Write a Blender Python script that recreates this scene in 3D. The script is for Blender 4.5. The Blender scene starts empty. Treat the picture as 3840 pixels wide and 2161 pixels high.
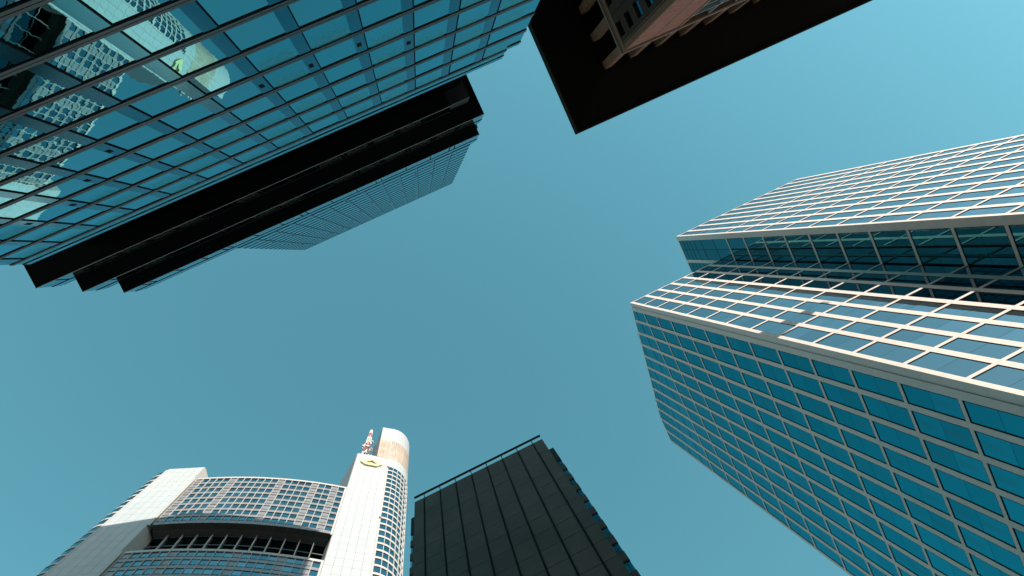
import bpy, bmesh, math, random
from mathutils import Vector, Matrix

random.seed(7)
scene = bpy.context.scene
col = scene.collection

# ------------------------------------------------------------------ camera
# World: X runs along the street fronts, Y away from the mirror tower, Z up; eye at the origin.
CAM_RIGHT = Vector((0.899834, 0.41598, -0.131377))
CAM_DOWN = Vector((-0.425067, 0.903797, -0.049695))
CAM_FWD = Vector((0.098066, 0.100561, 0.990086))
FOCAL = 2600.0 / 3840.0
cam_data = bpy.data.cameras.new('camera')
cam_data.sensor_width = 36.0
cam_data.lens = 36.0 * FOCAL
cam_data.clip_start = 0.1
cam_data.clip_end = 5000.0
cam = bpy.data.objects.new('camera', cam_data)
col.objects.link(cam)
up, back = -CAM_DOWN, -CAM_FWD
cam.matrix_world = Matrix(((CAM_RIGHT.x, up.x, back.x, 0), (CAM_RIGHT.y, up.y, back.y, 0),
                           (CAM_RIGHT.z, up.z, back.z, 0), (0, 0, 0, 1)))
scene.camera = cam

# ------------------------------------------------------------------ sky and sun
SUN_AZ = math.radians(46.0)       # from -Y towards +X
SUN_EL = math.radians(13.9)
sun_dir = Vector((math.sin(SUN_AZ) * math.cos(SUN_EL), -math.cos(SUN_AZ) * math.cos(SUN_EL), math.sin(SUN_EL)))
world = bpy.data.worlds.new('World')
scene.world = world
world.use_nodes = True
wn = world.node_tree
wn.nodes.clear()
w_out = wn.nodes.new('ShaderNodeOutputWorld')
w_bg = wn.nodes.new('ShaderNodeBackground')
w_sky = wn.nodes.new('ShaderNodeTexSky')
w_sky.sky_type = 'NISHITA'
w_sky.sun_disc = False
w_sky.sun_elevation = SUN_EL
w_sky.sun_rotation = math.atan2(sun_dir.x, sun_dir.y)
w_sky.air_density = 1.0
w_sky.dust_density = 0.3
w_sky.ozone_density = 1.0
w_hsv = wn.nodes.new('ShaderNodeHueSaturation')       # the photograph's teal rendering of a clear sky
w_hsv.inputs['Hue'].default_value = 0.447
w_hsv.inputs['Saturation'].default_value = 1.19
w_hsv.inputs['Value'].default_value = 1.0
wn.links.new(w_sky.outputs[0], w_hsv.inputs['Color'])
wn.links.new(w_hsv.outputs[0], w_bg.inputs[0])
w_bg.inputs[1].default_value = 0.15
wn.links.new(w_bg.outputs[0], w_out.inputs[0])

sun_data = bpy.data.lights.new('sun', 'SUN')
sun_data.energy = 5.0
sun_data.angle = math.radians(0.53)
sun_data.color = (1.0, 0.90, 0.79)
sun = bpy.data.objects.new('sun', sun_data)
col.objects.link(sun)
sun.rotation_euler = (-sun_dir).to_track_quat('-Z', 'Y').to_euler()
sun.location = sun_dir * 400

scene.view_settings.view_transform = 'Standard'
scene.view_settings.look = 'None'
scene.view_settings.exposure = 1.0
scene.view_settings.gamma = 1.0
scene.view_settings.use_curve_mapping = False

GROUND = -1.7

# ------------------------------------------------------------------ materials
def new_mat(name):
    m = bpy.data.materials.new(name)
    m.use_nodes = True
    return m, m.node_tree, m.node_tree.nodes['Principled BSDF']

def node(nt, kind, **inp):
    n = nt.nodes.new(kind)
    for k, v in inp.items():
        key = int(k[1:]) if k[0] == 'i' and k[1:].isdigit() else k
        n.inputs[key].default_value = v
    return n

def math_node(nt, op, a, b=None, c=None):
    n = nt.nodes.new('ShaderNodeMath')
    n.operation = op
    for i, v in enumerate((a, b, c)):
        if v is None:
            continue
        if hasattr(v, 'is_linked'):
            nt.links.new(v, n.inputs[i])
        else:
            n.inputs[i].default_value = v
    return n.outputs[0]

def mix_col(nt, fac, a, b, blend='MIX'):
    n = nt.nodes.new('ShaderNodeMix')
    n.data_type = 'RGBA'
    n.blend_type = blend
    for i, v in ((0, fac), (6, a), (7, b)):
        if hasattr(v, 'is_linked'):
            nt.links.new(v, n.inputs[i])
        else:
            n.inputs[i].default_value = v
    return n.outputs[2]

def position(nt):
    return nt.nodes.new('ShaderNodeNewGeometry').outputs['Position']

def plain(name, colour, rough=0.6, metal=0.0, vary=0.15, scale=0.4, per_piece=0.0, joint=None, streak=0.0, spec=0.5):
    m, nt, p = new_mat(name)
    c4 = (*colour, 1)
    pos = position(nt)
    nz = node(nt, 'ShaderNodeTexNoise', Scale=scale, Detail=4.0, Roughness=0.6)
    nt.links.new(pos, nz.inputs['Vector'])
    f = math_node(nt, 'MULTIPLY_ADD', nz.outputs[0], 2 * vary, 1 - vary)
    if per_piece:
        oi = nt.nodes.new('ShaderNodeObjectInfo')
        r = math_node(nt, 'MULTIPLY_ADD', oi.outputs['Random'], 2 * per_piece, 1 - per_piece)
        f = math_node(nt, 'MULTIPLY', f, r)
    if streak:
        mp = node(nt, 'ShaderNodeMapping', Scale=(1.2, 1.2, 0.05))
        nt.links.new(pos, mp.inputs['Vector'])
        sz = node(nt, 'ShaderNodeTexNoise', Scale=1.0, Detail=5.0, Roughness=0.65)
        nt.links.new(mp.outputs[0], sz.inputs['Vector'])
        s = math_node(nt, 'MULTIPLY_ADD', sz.outputs[0], 2 * streak, 1 - streak)
        f = math_node(nt, 'MULTIPLY', f, s)
    if joint:
        sep = nt.nodes.new('ShaderNodeSeparateXYZ')
        nt.links.new(pos, sep.inputs[0])
        for axis, pitch, width in joint:
            if axis == 'H':
                v = math_node(nt, 'ADD', sep.outputs[0], sep.outputs[1])
            else:
                v = sep.outputs['XYZ'.index(axis)]
            fr = math_node(nt, 'FRACT', math_node(nt, 'DIVIDE', v, pitch))
            g = math_node(nt, 'GREATER_THAN', fr, width / pitch)
            f = math_node(nt, 'MULTIPLY', f, math_node(nt, 'MULTIPLY_ADD', g, 0.4, 0.6))
    n = nt.nodes.new('ShaderNodeVectorMath')
    n.operation = 'SCALE'
    n.inputs[0].default_value = colour
    nt.links.new(f, n.inputs['Scale'])
    nt.links.new(n.outputs[0], p.inputs['Base Color'])
    p.inputs['Roughness'].default_value = rough
    p.inputs['Metallic'].default_value = metal
    p.inputs['Specular IOR Level'].default_value = spec
    return m

def glass(name, base, edge=(0.75, 0.95, 1.0), rough=0.0, wave=0.004, wscale=1.2, vary=0.12,
          blind_or_light=None, blind_light_col=(0.16, 0.22, 0.22), split=0.0):
    """Coated solar glass: tinted mirror whose reflection whitens at grazing angles; blinds, lit ceilings and mirrored streaks are painted on."""
    m, nt, p = new_mat(name)
    oi = nt.nodes.new('ShaderNodeObjectInfo')
    r = math_node(nt, 'MULTIPLY_ADD', oi.outputs['Random'], 2 * vary, 1 - vary)
    n = nt.nodes.new('ShaderNodeVectorMath')
    n.operation = 'SCALE'
    n.inputs[0].default_value = base
    nt.links.new(r, n.inputs['Scale'])
    nt.links.new(n.outputs[0], p.inputs['Base Color'])
    p.inputs['Metallic'].default_value = 1.0
    p.inputs['Roughness'].default_value = rough
    p.inputs['Specular Tint'].default_value = (*edge, 1)
    if wave:
        pos = position(nt)
        nz = node(nt, 'ShaderNodeTexNoise', Scale=wscale, Detail=2.0, Roughness=0.5)
        nt.links.new(pos, nz.inputs['Vector'])
        b = node(nt, 'ShaderNodeBump', Strength=1.0, Distance=wave)
        nt.links.new(nz.outputs[0], b.inputs['Height'])
        nt.links.new(b.outputs[0], p.inputs['Normal'])
    if blind_or_light:
        tc = nt.nodes.new('ShaderNodeTexCoord')
        sep = nt.nodes.new('ShaderNodeSeparateXYZ')
        nt.links.new(tc.outputs['Object'], sep.inputs[0])
        def ramp(v, a, b_):
            mr = nt.nodes.new('ShaderNodeMapRange')
            mr.interpolation_type = 'SMOOTHSTEP'
            nt.links.new(v, mr.inputs[0])
            mr.inputs[1].default_value, mr.inputs[2].default_value = a, b_
            return mr.outputs[0]
        x0, x1, z0, z1, soft, amount, share = blind_or_light
        mk = math_node(nt, 'MULTIPLY', ramp(sep.outputs[0], x0, x0 + soft * 0.3), ramp(sep.outputs[0], x1, x1 - soft * 0.3))
        # lower edge of the drawn patch differs from pane to pane
        rr = math_node(nt, 'FRACT', math_node(nt, 'MULTIPLY', oi.outputs['Random'], 17.3))
        zz = math_node(nt, 'SUBTRACT', sep.outputs[2], math_node(nt, 'MULTIPLY', rr, 0.2))
        mk = math_node(nt, 'MULTIPLY', mk, ramp(zz, z0, z0 + soft))
        mk = math_node(nt, 'MULTIPLY', mk, ramp(sep.outputs[2], z1, z1 - 0.04))
        on = math_node(nt, 'LESS_THAN', math_node(nt, 'FRACT', math_node(nt, 'MULTIPLY', oi.outputs['Random'], 7.7)), share)
        mk = math_node(nt, 'MULTIPLY', math_node(nt, 'MULTIPLY', mk, on), amount)
        d = node(nt, 'ShaderNodeBsdfDiffuse')
        d.inputs[0].default_value = (*blind_light_col, 1)
        ms = nt.nodes.new('ShaderNodeMixShader')
        nt.links.new(mk, ms.inputs[0])
        nt.links.new(p.outputs[0], ms.inputs[1])
        nt.links.new(d.outputs[0], ms.inputs[2])
        nt.links.new(ms.outputs[0], nt.nodes['Material Output'].inputs[0])
    return m

def brick_mat(name, c1, c2, mortar, w, h):
    m, nt, p = new_mat(name)
    sep = nt.nodes.new('ShaderNodeSeparateXYZ')
    nt.links.new(position(nt), sep.inputs[0])
    com = nt.nodes.new('ShaderNodeCombineXYZ')
    nt.links.new(math_node(nt, 'ADD', sep.outputs[0], sep.outputs[1]), com.inputs[0])
    nt.links.new(sep.outputs[2], com.inputs[1])
    br = node(nt, 'ShaderNodeTexBrick', Scale=1.0)
    br.inputs['Color1'].default_value = (*c1, 1)
    br.inputs['Color2'].default_value = (*c2, 1)
    br.inputs['Mortar'].default_value = (*mortar, 1)
    br.inputs['Mortar Size'].default_value = 0.035
    br.inputs['Brick Width'].default_value = w
    br.inputs['Row Height'].default_value = h
    nt.links.new(com.outputs[0], br.inputs['Vector'])
    nz = node(nt, 'ShaderNodeTexNoise', Scale=0.5, Detail=4.0)
    c = mix_col(nt, 0.35, br.outputs[0], nz.outputs[0], 'OVERLAY')
    nt.links.new(c, p.inputs['Base Color'])
    p.inputs['Roughness'].default_value = 0.8
    p.inputs['Specular IOR Level'].default_value = 0.1
    return m

M = {}
M['asphalt'] = plain('asphalt', (0.05, 0.05, 0.052), 0.9)
M['paving'] = plain('paving', (0.16, 0.155, 0.15), 0.85, joint=(('X', 0.6, 0.01), ('Y', 0.6, 0.01)))
M['kerb'] = plain('kerb_granite', (0.25, 0.25, 0.24), 0.8)
# mirror tower
M['mirror_clear'] = glass('mirror_glass_clear', (0.17, 0.41, 0.44), edge=(0.65, 0.94, 1.0), wave=0.0019, wscale=0.75, vary=0.06)
M['mirror'] = glass('mirror_glass', (0.13, 0.385, 0.42), edge=(0.6, 0.93, 1.0), wave=0.0016, wscale=0.75, vary=0.08,
                    blind_or_light=(-0.50, 0.28, -0.30, 0.44, 0.42, 0.55, 0.66), blind_light_col=(0.09, 0.38, 0.44))
M['deck_glass'] = glass('deck_glass', (0.08, 0.32, 0.38), edge=(0.65, 0.95, 1.0), wave=0.006, wscale=2.0,
                        blind_or_light=(-0.45, 0.45, -0.6, 0.3, 0.3, 0.16, 0.8), blind_light_col=(0.16, 0.15, 0.12))  # patch paints interior tone and mirrored soffit streaks onto the panes
M['mirror_top'] = glass('mirror_glass_upper', (0.08, 0.32, 0.38), edge=(0.65, 0.95, 1.0), wave=0.001)
M['recess_glass'] = glass('recessed_dark_glass', (0.02, 0.05, 0.055), wave=0.004)
M['mirror_dark'] = glass('opaque_glass_panel', (0.008, 0.12, 0.16), rough=0.12, wave=0.0, vary=0.06)
M['bronze'] = plain('dark_bronze_trim', (0.075, 0.07, 0.066), 0.45, 0.3)
M['black'] = plain('black_gasket', (0.005, 0.005, 0.005), 0.8, spec=0.08)
M['soffit_black'] = plain('black_soffit', (0.006, 0.006, 0.006), 0.6, spec=0.12)
M['lip'] = plain('soffit_lip', (0.42, 0.45, 0.44), 0.4, 0.3)
M['core_dark'] = plain('dark_core', (0.02, 0.025, 0.025), 0.7)
# white grid tower
M['stone'] = plain('cream_stone', (0.42, 0.37, 0.34), 0.6, vary=0.06, per_piece=0.035, streak=0.06)
M['stone_joint'] = plain('stone_joint', (0.17, 0.155, 0.145), 0.8)
M['stone_t'] = plain('cream_stone_band', (0.415, 0.366, 0.336), 0.6, vary=0.06, streak=0.05, joint=(('H', 1.6, 0.012),))
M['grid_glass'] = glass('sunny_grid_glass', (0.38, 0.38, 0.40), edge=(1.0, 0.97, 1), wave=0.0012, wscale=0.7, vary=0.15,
                        blind_or_light=(-0.42, 0.08, -0.10, -0.02, 0.06, 0.4, 0.4), blind_light_col=(0.34, 0.42, 0.42))  # thin pale streaks paint the glow of ceiling lamps behind the glass
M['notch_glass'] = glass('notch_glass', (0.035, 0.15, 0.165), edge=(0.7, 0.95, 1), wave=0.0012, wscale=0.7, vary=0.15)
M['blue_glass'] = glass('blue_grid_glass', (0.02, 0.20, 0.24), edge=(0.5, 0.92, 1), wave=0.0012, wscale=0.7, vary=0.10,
                        blind_or_light=(-0.2, 0.2, -0.5, 0.5, 0.4, 0.25, 0.4), blind_light_col=(0.05, 0.2, 0.24))
# overhang tower
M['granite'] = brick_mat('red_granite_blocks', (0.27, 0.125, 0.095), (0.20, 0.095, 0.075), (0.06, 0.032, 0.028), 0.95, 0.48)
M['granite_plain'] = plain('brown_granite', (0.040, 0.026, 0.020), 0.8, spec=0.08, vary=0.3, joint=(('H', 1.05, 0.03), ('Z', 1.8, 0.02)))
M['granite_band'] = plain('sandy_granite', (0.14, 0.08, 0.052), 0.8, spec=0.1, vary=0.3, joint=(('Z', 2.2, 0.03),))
M['bronze_soffit'] = plain('bronze_soffit', (0.0055, 0.0048, 0.004), 0.8, spec=0.1, joint=(('X', 2.07, 0.03),))
M['bronze_fascia'] = plain('bronze_fascia', (0.016, 0.013, 0.010), 0.9, spec=0.02)
M['frame_grey'] = plain('grey_frame', (0.25, 0.28, 0.29), 0.4, 0.3)
M['teal_glass'] = glass('teal_window', (0.03, 0.30, 0.36), wave=0.003)
# twin pylon tower
M['white_panel'] = plain('white_enamel_panel', (0.275, 0.305, 0.315), 0.45, vary=0.06, per_piece=0.025, streak=0.05)
M['white_plain'] = plain('white_cladding', (0.30, 0.295, 0.285), 0.5, vary=0.06)
M['shade_grey_cladding'] = plain('shade_grey_cladding', (0.16, 0.165, 0.17), 0.5)  # white cladding darkened in colour to stand in for shade
M['joint'] = plain('panel_joint', (0.08, 0.08, 0.075), 0.8)
M['dirty_panel'] = plain('stained_cream_panel', (0.25, 0.21, 0.165), 0.6, vary=0.25, scale=0.35, per_piece=0.12, streak=0.35)
M['spandrel'] = plain('pale_spandrel', (0.215, 0.215, 0.22), 0.28, 0.35, vary=0.06)
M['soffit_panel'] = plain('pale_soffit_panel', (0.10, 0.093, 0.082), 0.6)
M['pylon_glass'] = glass('pylon_window', (0.27, 0.36, 0.40), wave=0.002, vary=0.25)
M['dark_glass'] = glass('garden_glass', (0.02, 0.08, 0.09), wave=0.002)
M['yellow'] = plain('yellow_enamel', (0.46, 0.43, 0.21), 0.45, vary=0.04)
M['red'] = plain('red_mast_paint', (0.30, 0.10, 0.07), 0.5)
M['white_paint'] = plain('white_mast_paint', (0.42, 0.42, 0.41), 0.5)
M['dish'] = plain('grey_antenna', (0.45, 0.45, 0.46), 0.5)
# dark tower
M['slate'] = plain('slate_panel', (0.088, 0.076, 0.062), 0.6, spec=0.25, vary=0.4, scale=0.25, per_piece=0.08)  # mottling paints cloud-like reflections into the slate colour
M['slate_joint'] = plain('slate_joint', (0.026, 0.027, 0.026), 0.7, spec=0.2)
M['rail'] = plain('dark_rail', (0.015, 0.016, 0.016), 0.5)
M['dark_window'] = glass('dark_window', (0.12, 0.36, 0.40), wave=0.003, vary=0.5)

# ------------------------------------------------------------------ object helpers
CUBE_V = [(x, y, z) for x in (-.5, .5) for y in (-.5, .5) for z in (-.5, .5)]
CUBE_F = [(0, 1, 3, 2), (4, 6, 7, 5), (0, 4, 5, 1), (2, 3, 7, 6), (0, 2, 6, 4), (1, 5, 7, 3)]
_cubes = {}
def cube_mesh(mat):
    if mat not in _cubes:
        me = bpy.data.meshes.new('block_' + mat)
        me.from_pydata(CUBE_V, [], CUBE_F)
        me.materials.append(M[mat])
        _cubes[mat] = me
    return _cubes[mat]

def thing(name, label, cat, loc, group=None):
    o = bpy.data.objects.new(name, None)
    o.empty_display_size = 2
    col.objects.link(o)
    o.location = loc
    o['label'] = label
    o['category'] = cat
    if group:
        o['group'] = group
    return o

def root_loc(o):
    v = Vector((0, 0, 0))
    while o:
        v = v + o.location
        o = o.parent
    return v

def link(o, parent):
    col.objects.link(o)
    if parent:
        o.parent = parent
    return o

BLOCK_MTX = {}
def block(name, parent, mat, c, d, rz=0.0, rx=0.0):
    """A box with centre c and size d; rz turns it about Z, rx tilts it about its own length."""
    o = bpy.data.objects.new(name, cube_mesh(mat))
    link(o, parent)
    o.rotation_euler = (rx, 0, rz)
    o.scale = d
    if parent and parent.name in BLOCK_MTX:            # sub-part of a scaled box
        o.matrix_parent_inverse = BLOCK_MTX[parent.name].inverted()
        o.location = c
    else:
        o.location = Vector(c) - (root_loc(parent) if parent else Vector((0, 0, 0)))
    BLOCK_MTX[o.name] = (Matrix.Translation(Vector(c)) @ Matrix.Rotation(rz, 4, 'Z') @ Matrix.Rotation(rx, 4, 'X')
                         @ Matrix.Diagonal((*d, 1)))
    return o

def box(name, parent, mat, x, y, z):
    return block(name, parent, mat, ((x[0] + x[1]) / 2, (y[0] + y[1]) / 2, (z[0] + z[1]) / 2),
                 (abs(x[1] - x[0]), abs(y[1] - y[0]), abs(z[1] - z[0])))

def mesh_obj(name, parent, mat, verts, faces, smooth=False):
    me = bpy.data.meshes.new(name)
    base = root_loc(parent) if parent else Vector((0, 0, 0))
    me.from_pydata([tuple(Vector(v) - base) for v in verts], [], faces)
    me.materials.append(M[mat])
    bm = bmesh.new()
    bm.from_mesh(me)
    bmesh.ops.recalc_face_normals(bm, faces=bm.faces)
    bm.to_mesh(me)
    bm.free()
    if smooth:
        for p in me.polygons:
            p.use_smooth = True
    return link(bpy.data.objects.new(name, me), parent)

def prism(name, parent, mat, poly, z0, z1):
    """Vertical prism over a plan polygon; z1 may be a list of heights per corner."""
    n = len(poly)
    tops = z1 if isinstance(z1, (list, tuple)) else [z1] * n
    v = [(p[0], p[1], z0) for p in poly] + [(p[0], p[1], tops[i]) for i, p in enumerate(poly)]
    f = [tuple(range(n)), tuple(range(n, 2 * n))] + [(i, (i + 1) % n, n + (i + 1) % n, n + i) for i in range(n)]
    return mesh_obj(name, parent, mat, v, f)

def tube(name, parent, mat, a, b, r, sides=8):
    a, b = Vector(a), Vector(b)
    q = (b - a).to_track_quat('Z', 'Y')
    v, f = [], []
    for p in (a, b):
        for i in range(sides):
            an = 2 * math.pi * i / sides
            v.append(p + q @ Vector((math.cos(an) * r, math.sin(an) * r, 0)))
    f = [(i, (i + 1) % sides, sides + (i + 1) % sides, sides + i) for i in range(sides)]
    f += [tuple(range(sides)), tuple(range(sides, 2 * sides))]
    return mesh_obj(name, parent, mat, v, f)

def project(p):
    p = Vector(p)
    d = p.dot(CAM_FWD)
    if d < 0.5:
        return None
    return (1920 + 2600 * p.dot(CAM_RIGHT) / d, 1080.5 + 2600 * p.dot(CAM_DOWN) / d)

class Pieces:
    """Alike pieces of one thing: the 300 that show largest become objects, the rest one joined part."""
    def __init__(s, parent, name, limit=300):
        s.parent, s.name, s.limit, s.items = parent, name, limit, []
    def add(s, mat, c, d, rz=0.0, rx=0.0, front=(0, 2)):
        c = Vector(c)
        mtx = Matrix.Translation(c) @ Matrix.Rotation(rz, 4, 'Z') @ Matrix.Rotation(rx, 4, 'X') @ Matrix.Diagonal((*d, 1))
        i, k = front
        q = []
        for a, b in ((-.5, -.5), (.5, -.5), (.5, .5), (-.5, .5)):
            v = [0, 0, 0]
            v[i], v[k] = a, b
            q.append(project(mtx @ Vector(v)))
        area = 0.0
        if all(q):
            cx = sum(p[0] for p in q) / 4
            cy = sum(p[1] for p in q) / 4
            if -40 < cx < 3880 and -40 < cy < 2200:
                area = abs(sum(q[j][0] * q[(j + 1) % 4][1] - q[(j + 1) % 4][0] * q[j][1] for j in range(4))) / 2
        s.items.append((area, mat, c, d, rz, rx, mtx))
    def flush(s):
        s.items.sort(key=lambda t: -t[0])
        rest = {}
        for n, (area, mat, c, d, rz, rx, mtx) in enumerate(s.items):
            if n < s.limit and area > 30:
                block(s.name, s.parent, mat, c, d, rz, rx)
            else:
                rest.setdefault(mat, []).append(mtx)
        for mat, ms in rest.items():
            v, f = [], []
            base = root_loc(s.parent)
            for mtx in ms:
                o = len(v)
                v += [tuple(mtx @ Vector(p) - base) for p in CUBE_V]
                f += [tuple(o + i for i in q) for q in CUBE_F]
            me = bpy.data.meshes.new(s.name + '_rest')
            me.from_pydata(v, [], f)
            me.materials.append(M[mat])
            o = link(bpy.data.objects.new(s.name + '_field', me), s.parent)
            o['kind'] = 'stuff'

def jit(a):
    return random.uniform(-a, a)

# ------------------------------------------------------------------ ground
def sheet(name, mat, x, y, z):
    me = bpy.data.meshes.new(name)
    me.from_pydata([(x[0], y[0], z), (x[1], y[0], z), (x[1], y[1], z), (x[0], y[1], z)], [], [(0, 1, 2, 3)])
    me.materials.append(M[mat])
    o = link(bpy.data.objects.new(name, me), None)
    o['kind'] = 'structure'
    return o
sheet('ground', 'paving', (-3000, 3000), (-3000, 3000), GROUND - 0.13)
sheet('road', 'asphalt', (-600, 600), (6.0, 17.0), GROUND - 0.126)
pv = box('pavement', None, 'paving', (-600, 600), (-7.0, 5.8), (GROUND - 0.129, GROUND))
pv['kind'] = 'structure'
kb = box('kerb', None, 'kerb', (-600, 600), (5.8, 6.0), (GROUND - 0.129, GROUND + 0.004))
kb['kind'] = 'structure'

# ================================================================== mirror tower (left)
T1 = thing('glass_tower', 'mirrored teal glass tower with three black stepped overhangs at mid height', 'tower',
           (-8, -30, GROUND))
YF = -13.31
FL = 4.09
def mirror_tower():
    T = T1
    panes = Pieces(T, 'pane')
    gw = 3.25
    lines = [12.33 - gw * k for k in range(14)]           # vertical joints, 12.33 ... -29.92
    floors = [30.4 + FL * k for k in range(-7, 9)]         # top 63.1
    xl, xr = -31.2, 16.1
    back_y = -46.0
    box('core', T, 'core_dark', (xl + .05, xr - .05), (back_y, YF - 0.16), (GROUND, 62.2))
    box('core', T, 'core_dark', (xl + .05, 14.75), (back_y, YF - 0.16), (62.2, 63.0))
    box('recessed_storeys', T, 'recess_glass', (xl + 1.0, 12.0), (back_y, YF - 1.7), (63.0, 78.0))
    box('core', T, 'core_dark', (-27.0, 12.4), (back_y, YF - 0.16), (78.2, 104.0))
    box('core', T, 'core_dark', (-26.85, 15.7), (back_y, YF - 0.16), (104.0, 186.4))
    # side faces (tinted glass skin)
    for x, z0, z1 in ((xr, GROUND, 62.2), (xl, GROUND, 63.0), (15.72, 104.0, 188.2), (-26.9, 90.0, 188.2)):
        s = -1 if x < 0 else 1
        box('side_glazing', T, 'mirror_top', (x - 0.03 * s, x), (back_y, YF - 0.12), (z0, z1))
    # lower panes
    zs = [GROUND + 0.2] + floors + [64.75, 65.85]
    edges = [xr - 0.02] + lines + [xl + 0.02]
    for i in range(len(edges) - 1):
        x1, x0 = edges[i], edges[i + 1]
        for j in range(len(zs) - 1):
            z0, z1 = zs[j], zs[j + 1]
            if x1 > 15 and z0 > 62.5:
                x1c = 14.75
            else:
                x1c = x1
            panes.add('mirror' if z0 > 37 and x0 > -5 or z0 > 49 else 'mirror_clear', ((x0 + x1c) / 2, YF - 0.05, (z0 + z1) / 2), (x1c - x0 - 0.02, 0.04, z1 - z0 - 0.02),
                      jit(0.0011), jit(0.0013))
    # vertical joints: black gasket plus opaque panel beside it
    for x in lines:
        box('mullion', T, 'black', (x - 0.035, x + 0.035), (YF - 0.02, YF + 0.03), (GROUND, 63.1))
        box('opaque_panel', T, 'mirror_dark', (x - 0.74, x - 0.035), (YF - 0.029, YF - 0.004), (GROUND, 63.09))
    # floor bands: two bronze strips and a dark groove
    for z in floors:
        x1 = xr if z < 62.5 else 14.8
        for dz, h in ((-0.20, 0.25), (0.11, 0.25)):
            box('floor_band', T, 'bronze', (xl, x1), (YF - 0.03, YF + 0.045), (z + dz - h / 2, z + dz + h / 2))
        box('floor_groove', T, 'black', (xl + .01, x1 - .01), (YF - 0.02, YF + 0.015), (z - 0.075, z - 0.015))
    box('floor_band', T, 'bronze', (xl, 14.8), (YF - 0.03, YF + 0.03), (64.7, 64.84))
    box('floor_band', T, 'bronze', (14.8, xr), (YF - 0.03, YF + 0.05), (62.05, 62.3))
    # small black openings beside some joints
    for x, z in ((2.48, 44.8), (5.78, 48.7), (-0.76, 44.9), (-4.01, 44.8), (-13.84, 44.9), (-17.15, 48.8), (-20.29, 53.0),
                 (-23.52, 53.0)):
        box('vent', T, 'black', (x - 0.52, x - 0.22), (YF - 0.02, YF + 0.006), (z - 0.38, z + 0.34))
    # three overhanging storeys
    decks = ((-37.5, 10.0, -13.3, 77.9, 83.0), (-35.0, 13.6, -11.5, 81.2, 86.3), (-32.5, 12.6, -10.0, 84.6, 89.9))
    for k, (x0, x1, y, z0, z1) in enumerate(decks):
        d = box('overhang', T, 'soffit_black', (x0, x1), (YF - 6, y - 0.06), (z0, z0 + 3.3))
        box('soffit_lip', d, 'lip', (x0, x1), (y - 0.05, y + 0.01), (z0 - 0.02, z0 + 0.12))
        box('roof_line', d, 'bronze', (x0, x1), (y - 0.05, y + 0.03), (z0 + 3.2, z0 + 3.4))
        box('roof_line', d, 'bronze', (x0 + .4, x1 - .4), (y - 0.06, y - 0.0), (z1 - 0.06, z1))
        x = x1
        n = 0
        while x - 0.2 > x0:
            w = min(gw, x - x0)
            for za, zb in ((z0 + 0.12, z0 + 3.2), (z0 + 3.4, z1 - 0.08)):
                panes.add('deck_glass', (x - w / 2, y - 0.04, (za + zb) / 2), (w - 0.05, 0.04, zb - za - 0.01), 0, jit(0.001))
            if n:
                box('mullion', T, 'black', (x - 0.05, x + 0.05), (y - 0.02, y + 0.02), (z0 + 0.13, z0 + 3.18))
                if n % 3 == 1:
                    box('mullion', T, 'black', (x - 0.75, x - 0.65), (y - 0.02, y + 0.02), (z0 + 0.13, z0 + 3.18))
            x -= w
            n += 1
    # upper tower
    ul, ur = -26.9, 15.75
    zz = 74.0
    uf = [188.3 - 2.2 - FL * k for k in range(28)]
    uf = [z for z in uf if z > 90.5]
    uf = sorted(uf)
    zs = [90.0] + uf + [188.3]
    ue = [ur] + [12.33 - gw * k for k in range(12)] + [ul]
    for i in range(len(ue) - 1):
        x1, x0 = ue[i], ue[i + 1]
        for j in range(len(zs) - 1):
            z0, z1 = zs[j], zs[j + 1]
            xa = min(x1, 12.35) if z1 < 105 else x1
            if xa - x0 < 0.3:
                continue
            panes.add('mirror_top', ((x0 + xa) / 2, YF - 0.05, (z0 + z1) / 2), (xa - x0 - 0.02, 0.04, z1 - z0 - 0.02),
                      jit(0.0006), jit(0.0008))
    for z in uf:
        box('floor_band', T, 'bronze', (ul, ur if z > 104 else 12.3), (YF - 0.03, YF + 0.03), (z - 0.17, z + 0.17))
    for x in ue[1:-1]:
        box('mullion', T, 'black', (x - 0.03, x + 0.03), (YF - 0.02, YF + 0.016), (90.2 if x < 12 else 104, 187.5))
        box('opaque_panel', T, 'mirror_dark', (x - 0.7, x - 0.03), (YF - 0.029, YF - 0.006), (90.2 if x < 12 else 104, 186.2))
        for q in range(2):
            zq = random.choice(uf)
            if zq > 100:
                box('vent', T, 'black', (x - 0.6, x - 0.25), (YF - 0.02, YF + 0.012), (zq + 1.6, zq + 2.3))
    panes.flush()
mirror_tower()

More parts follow.
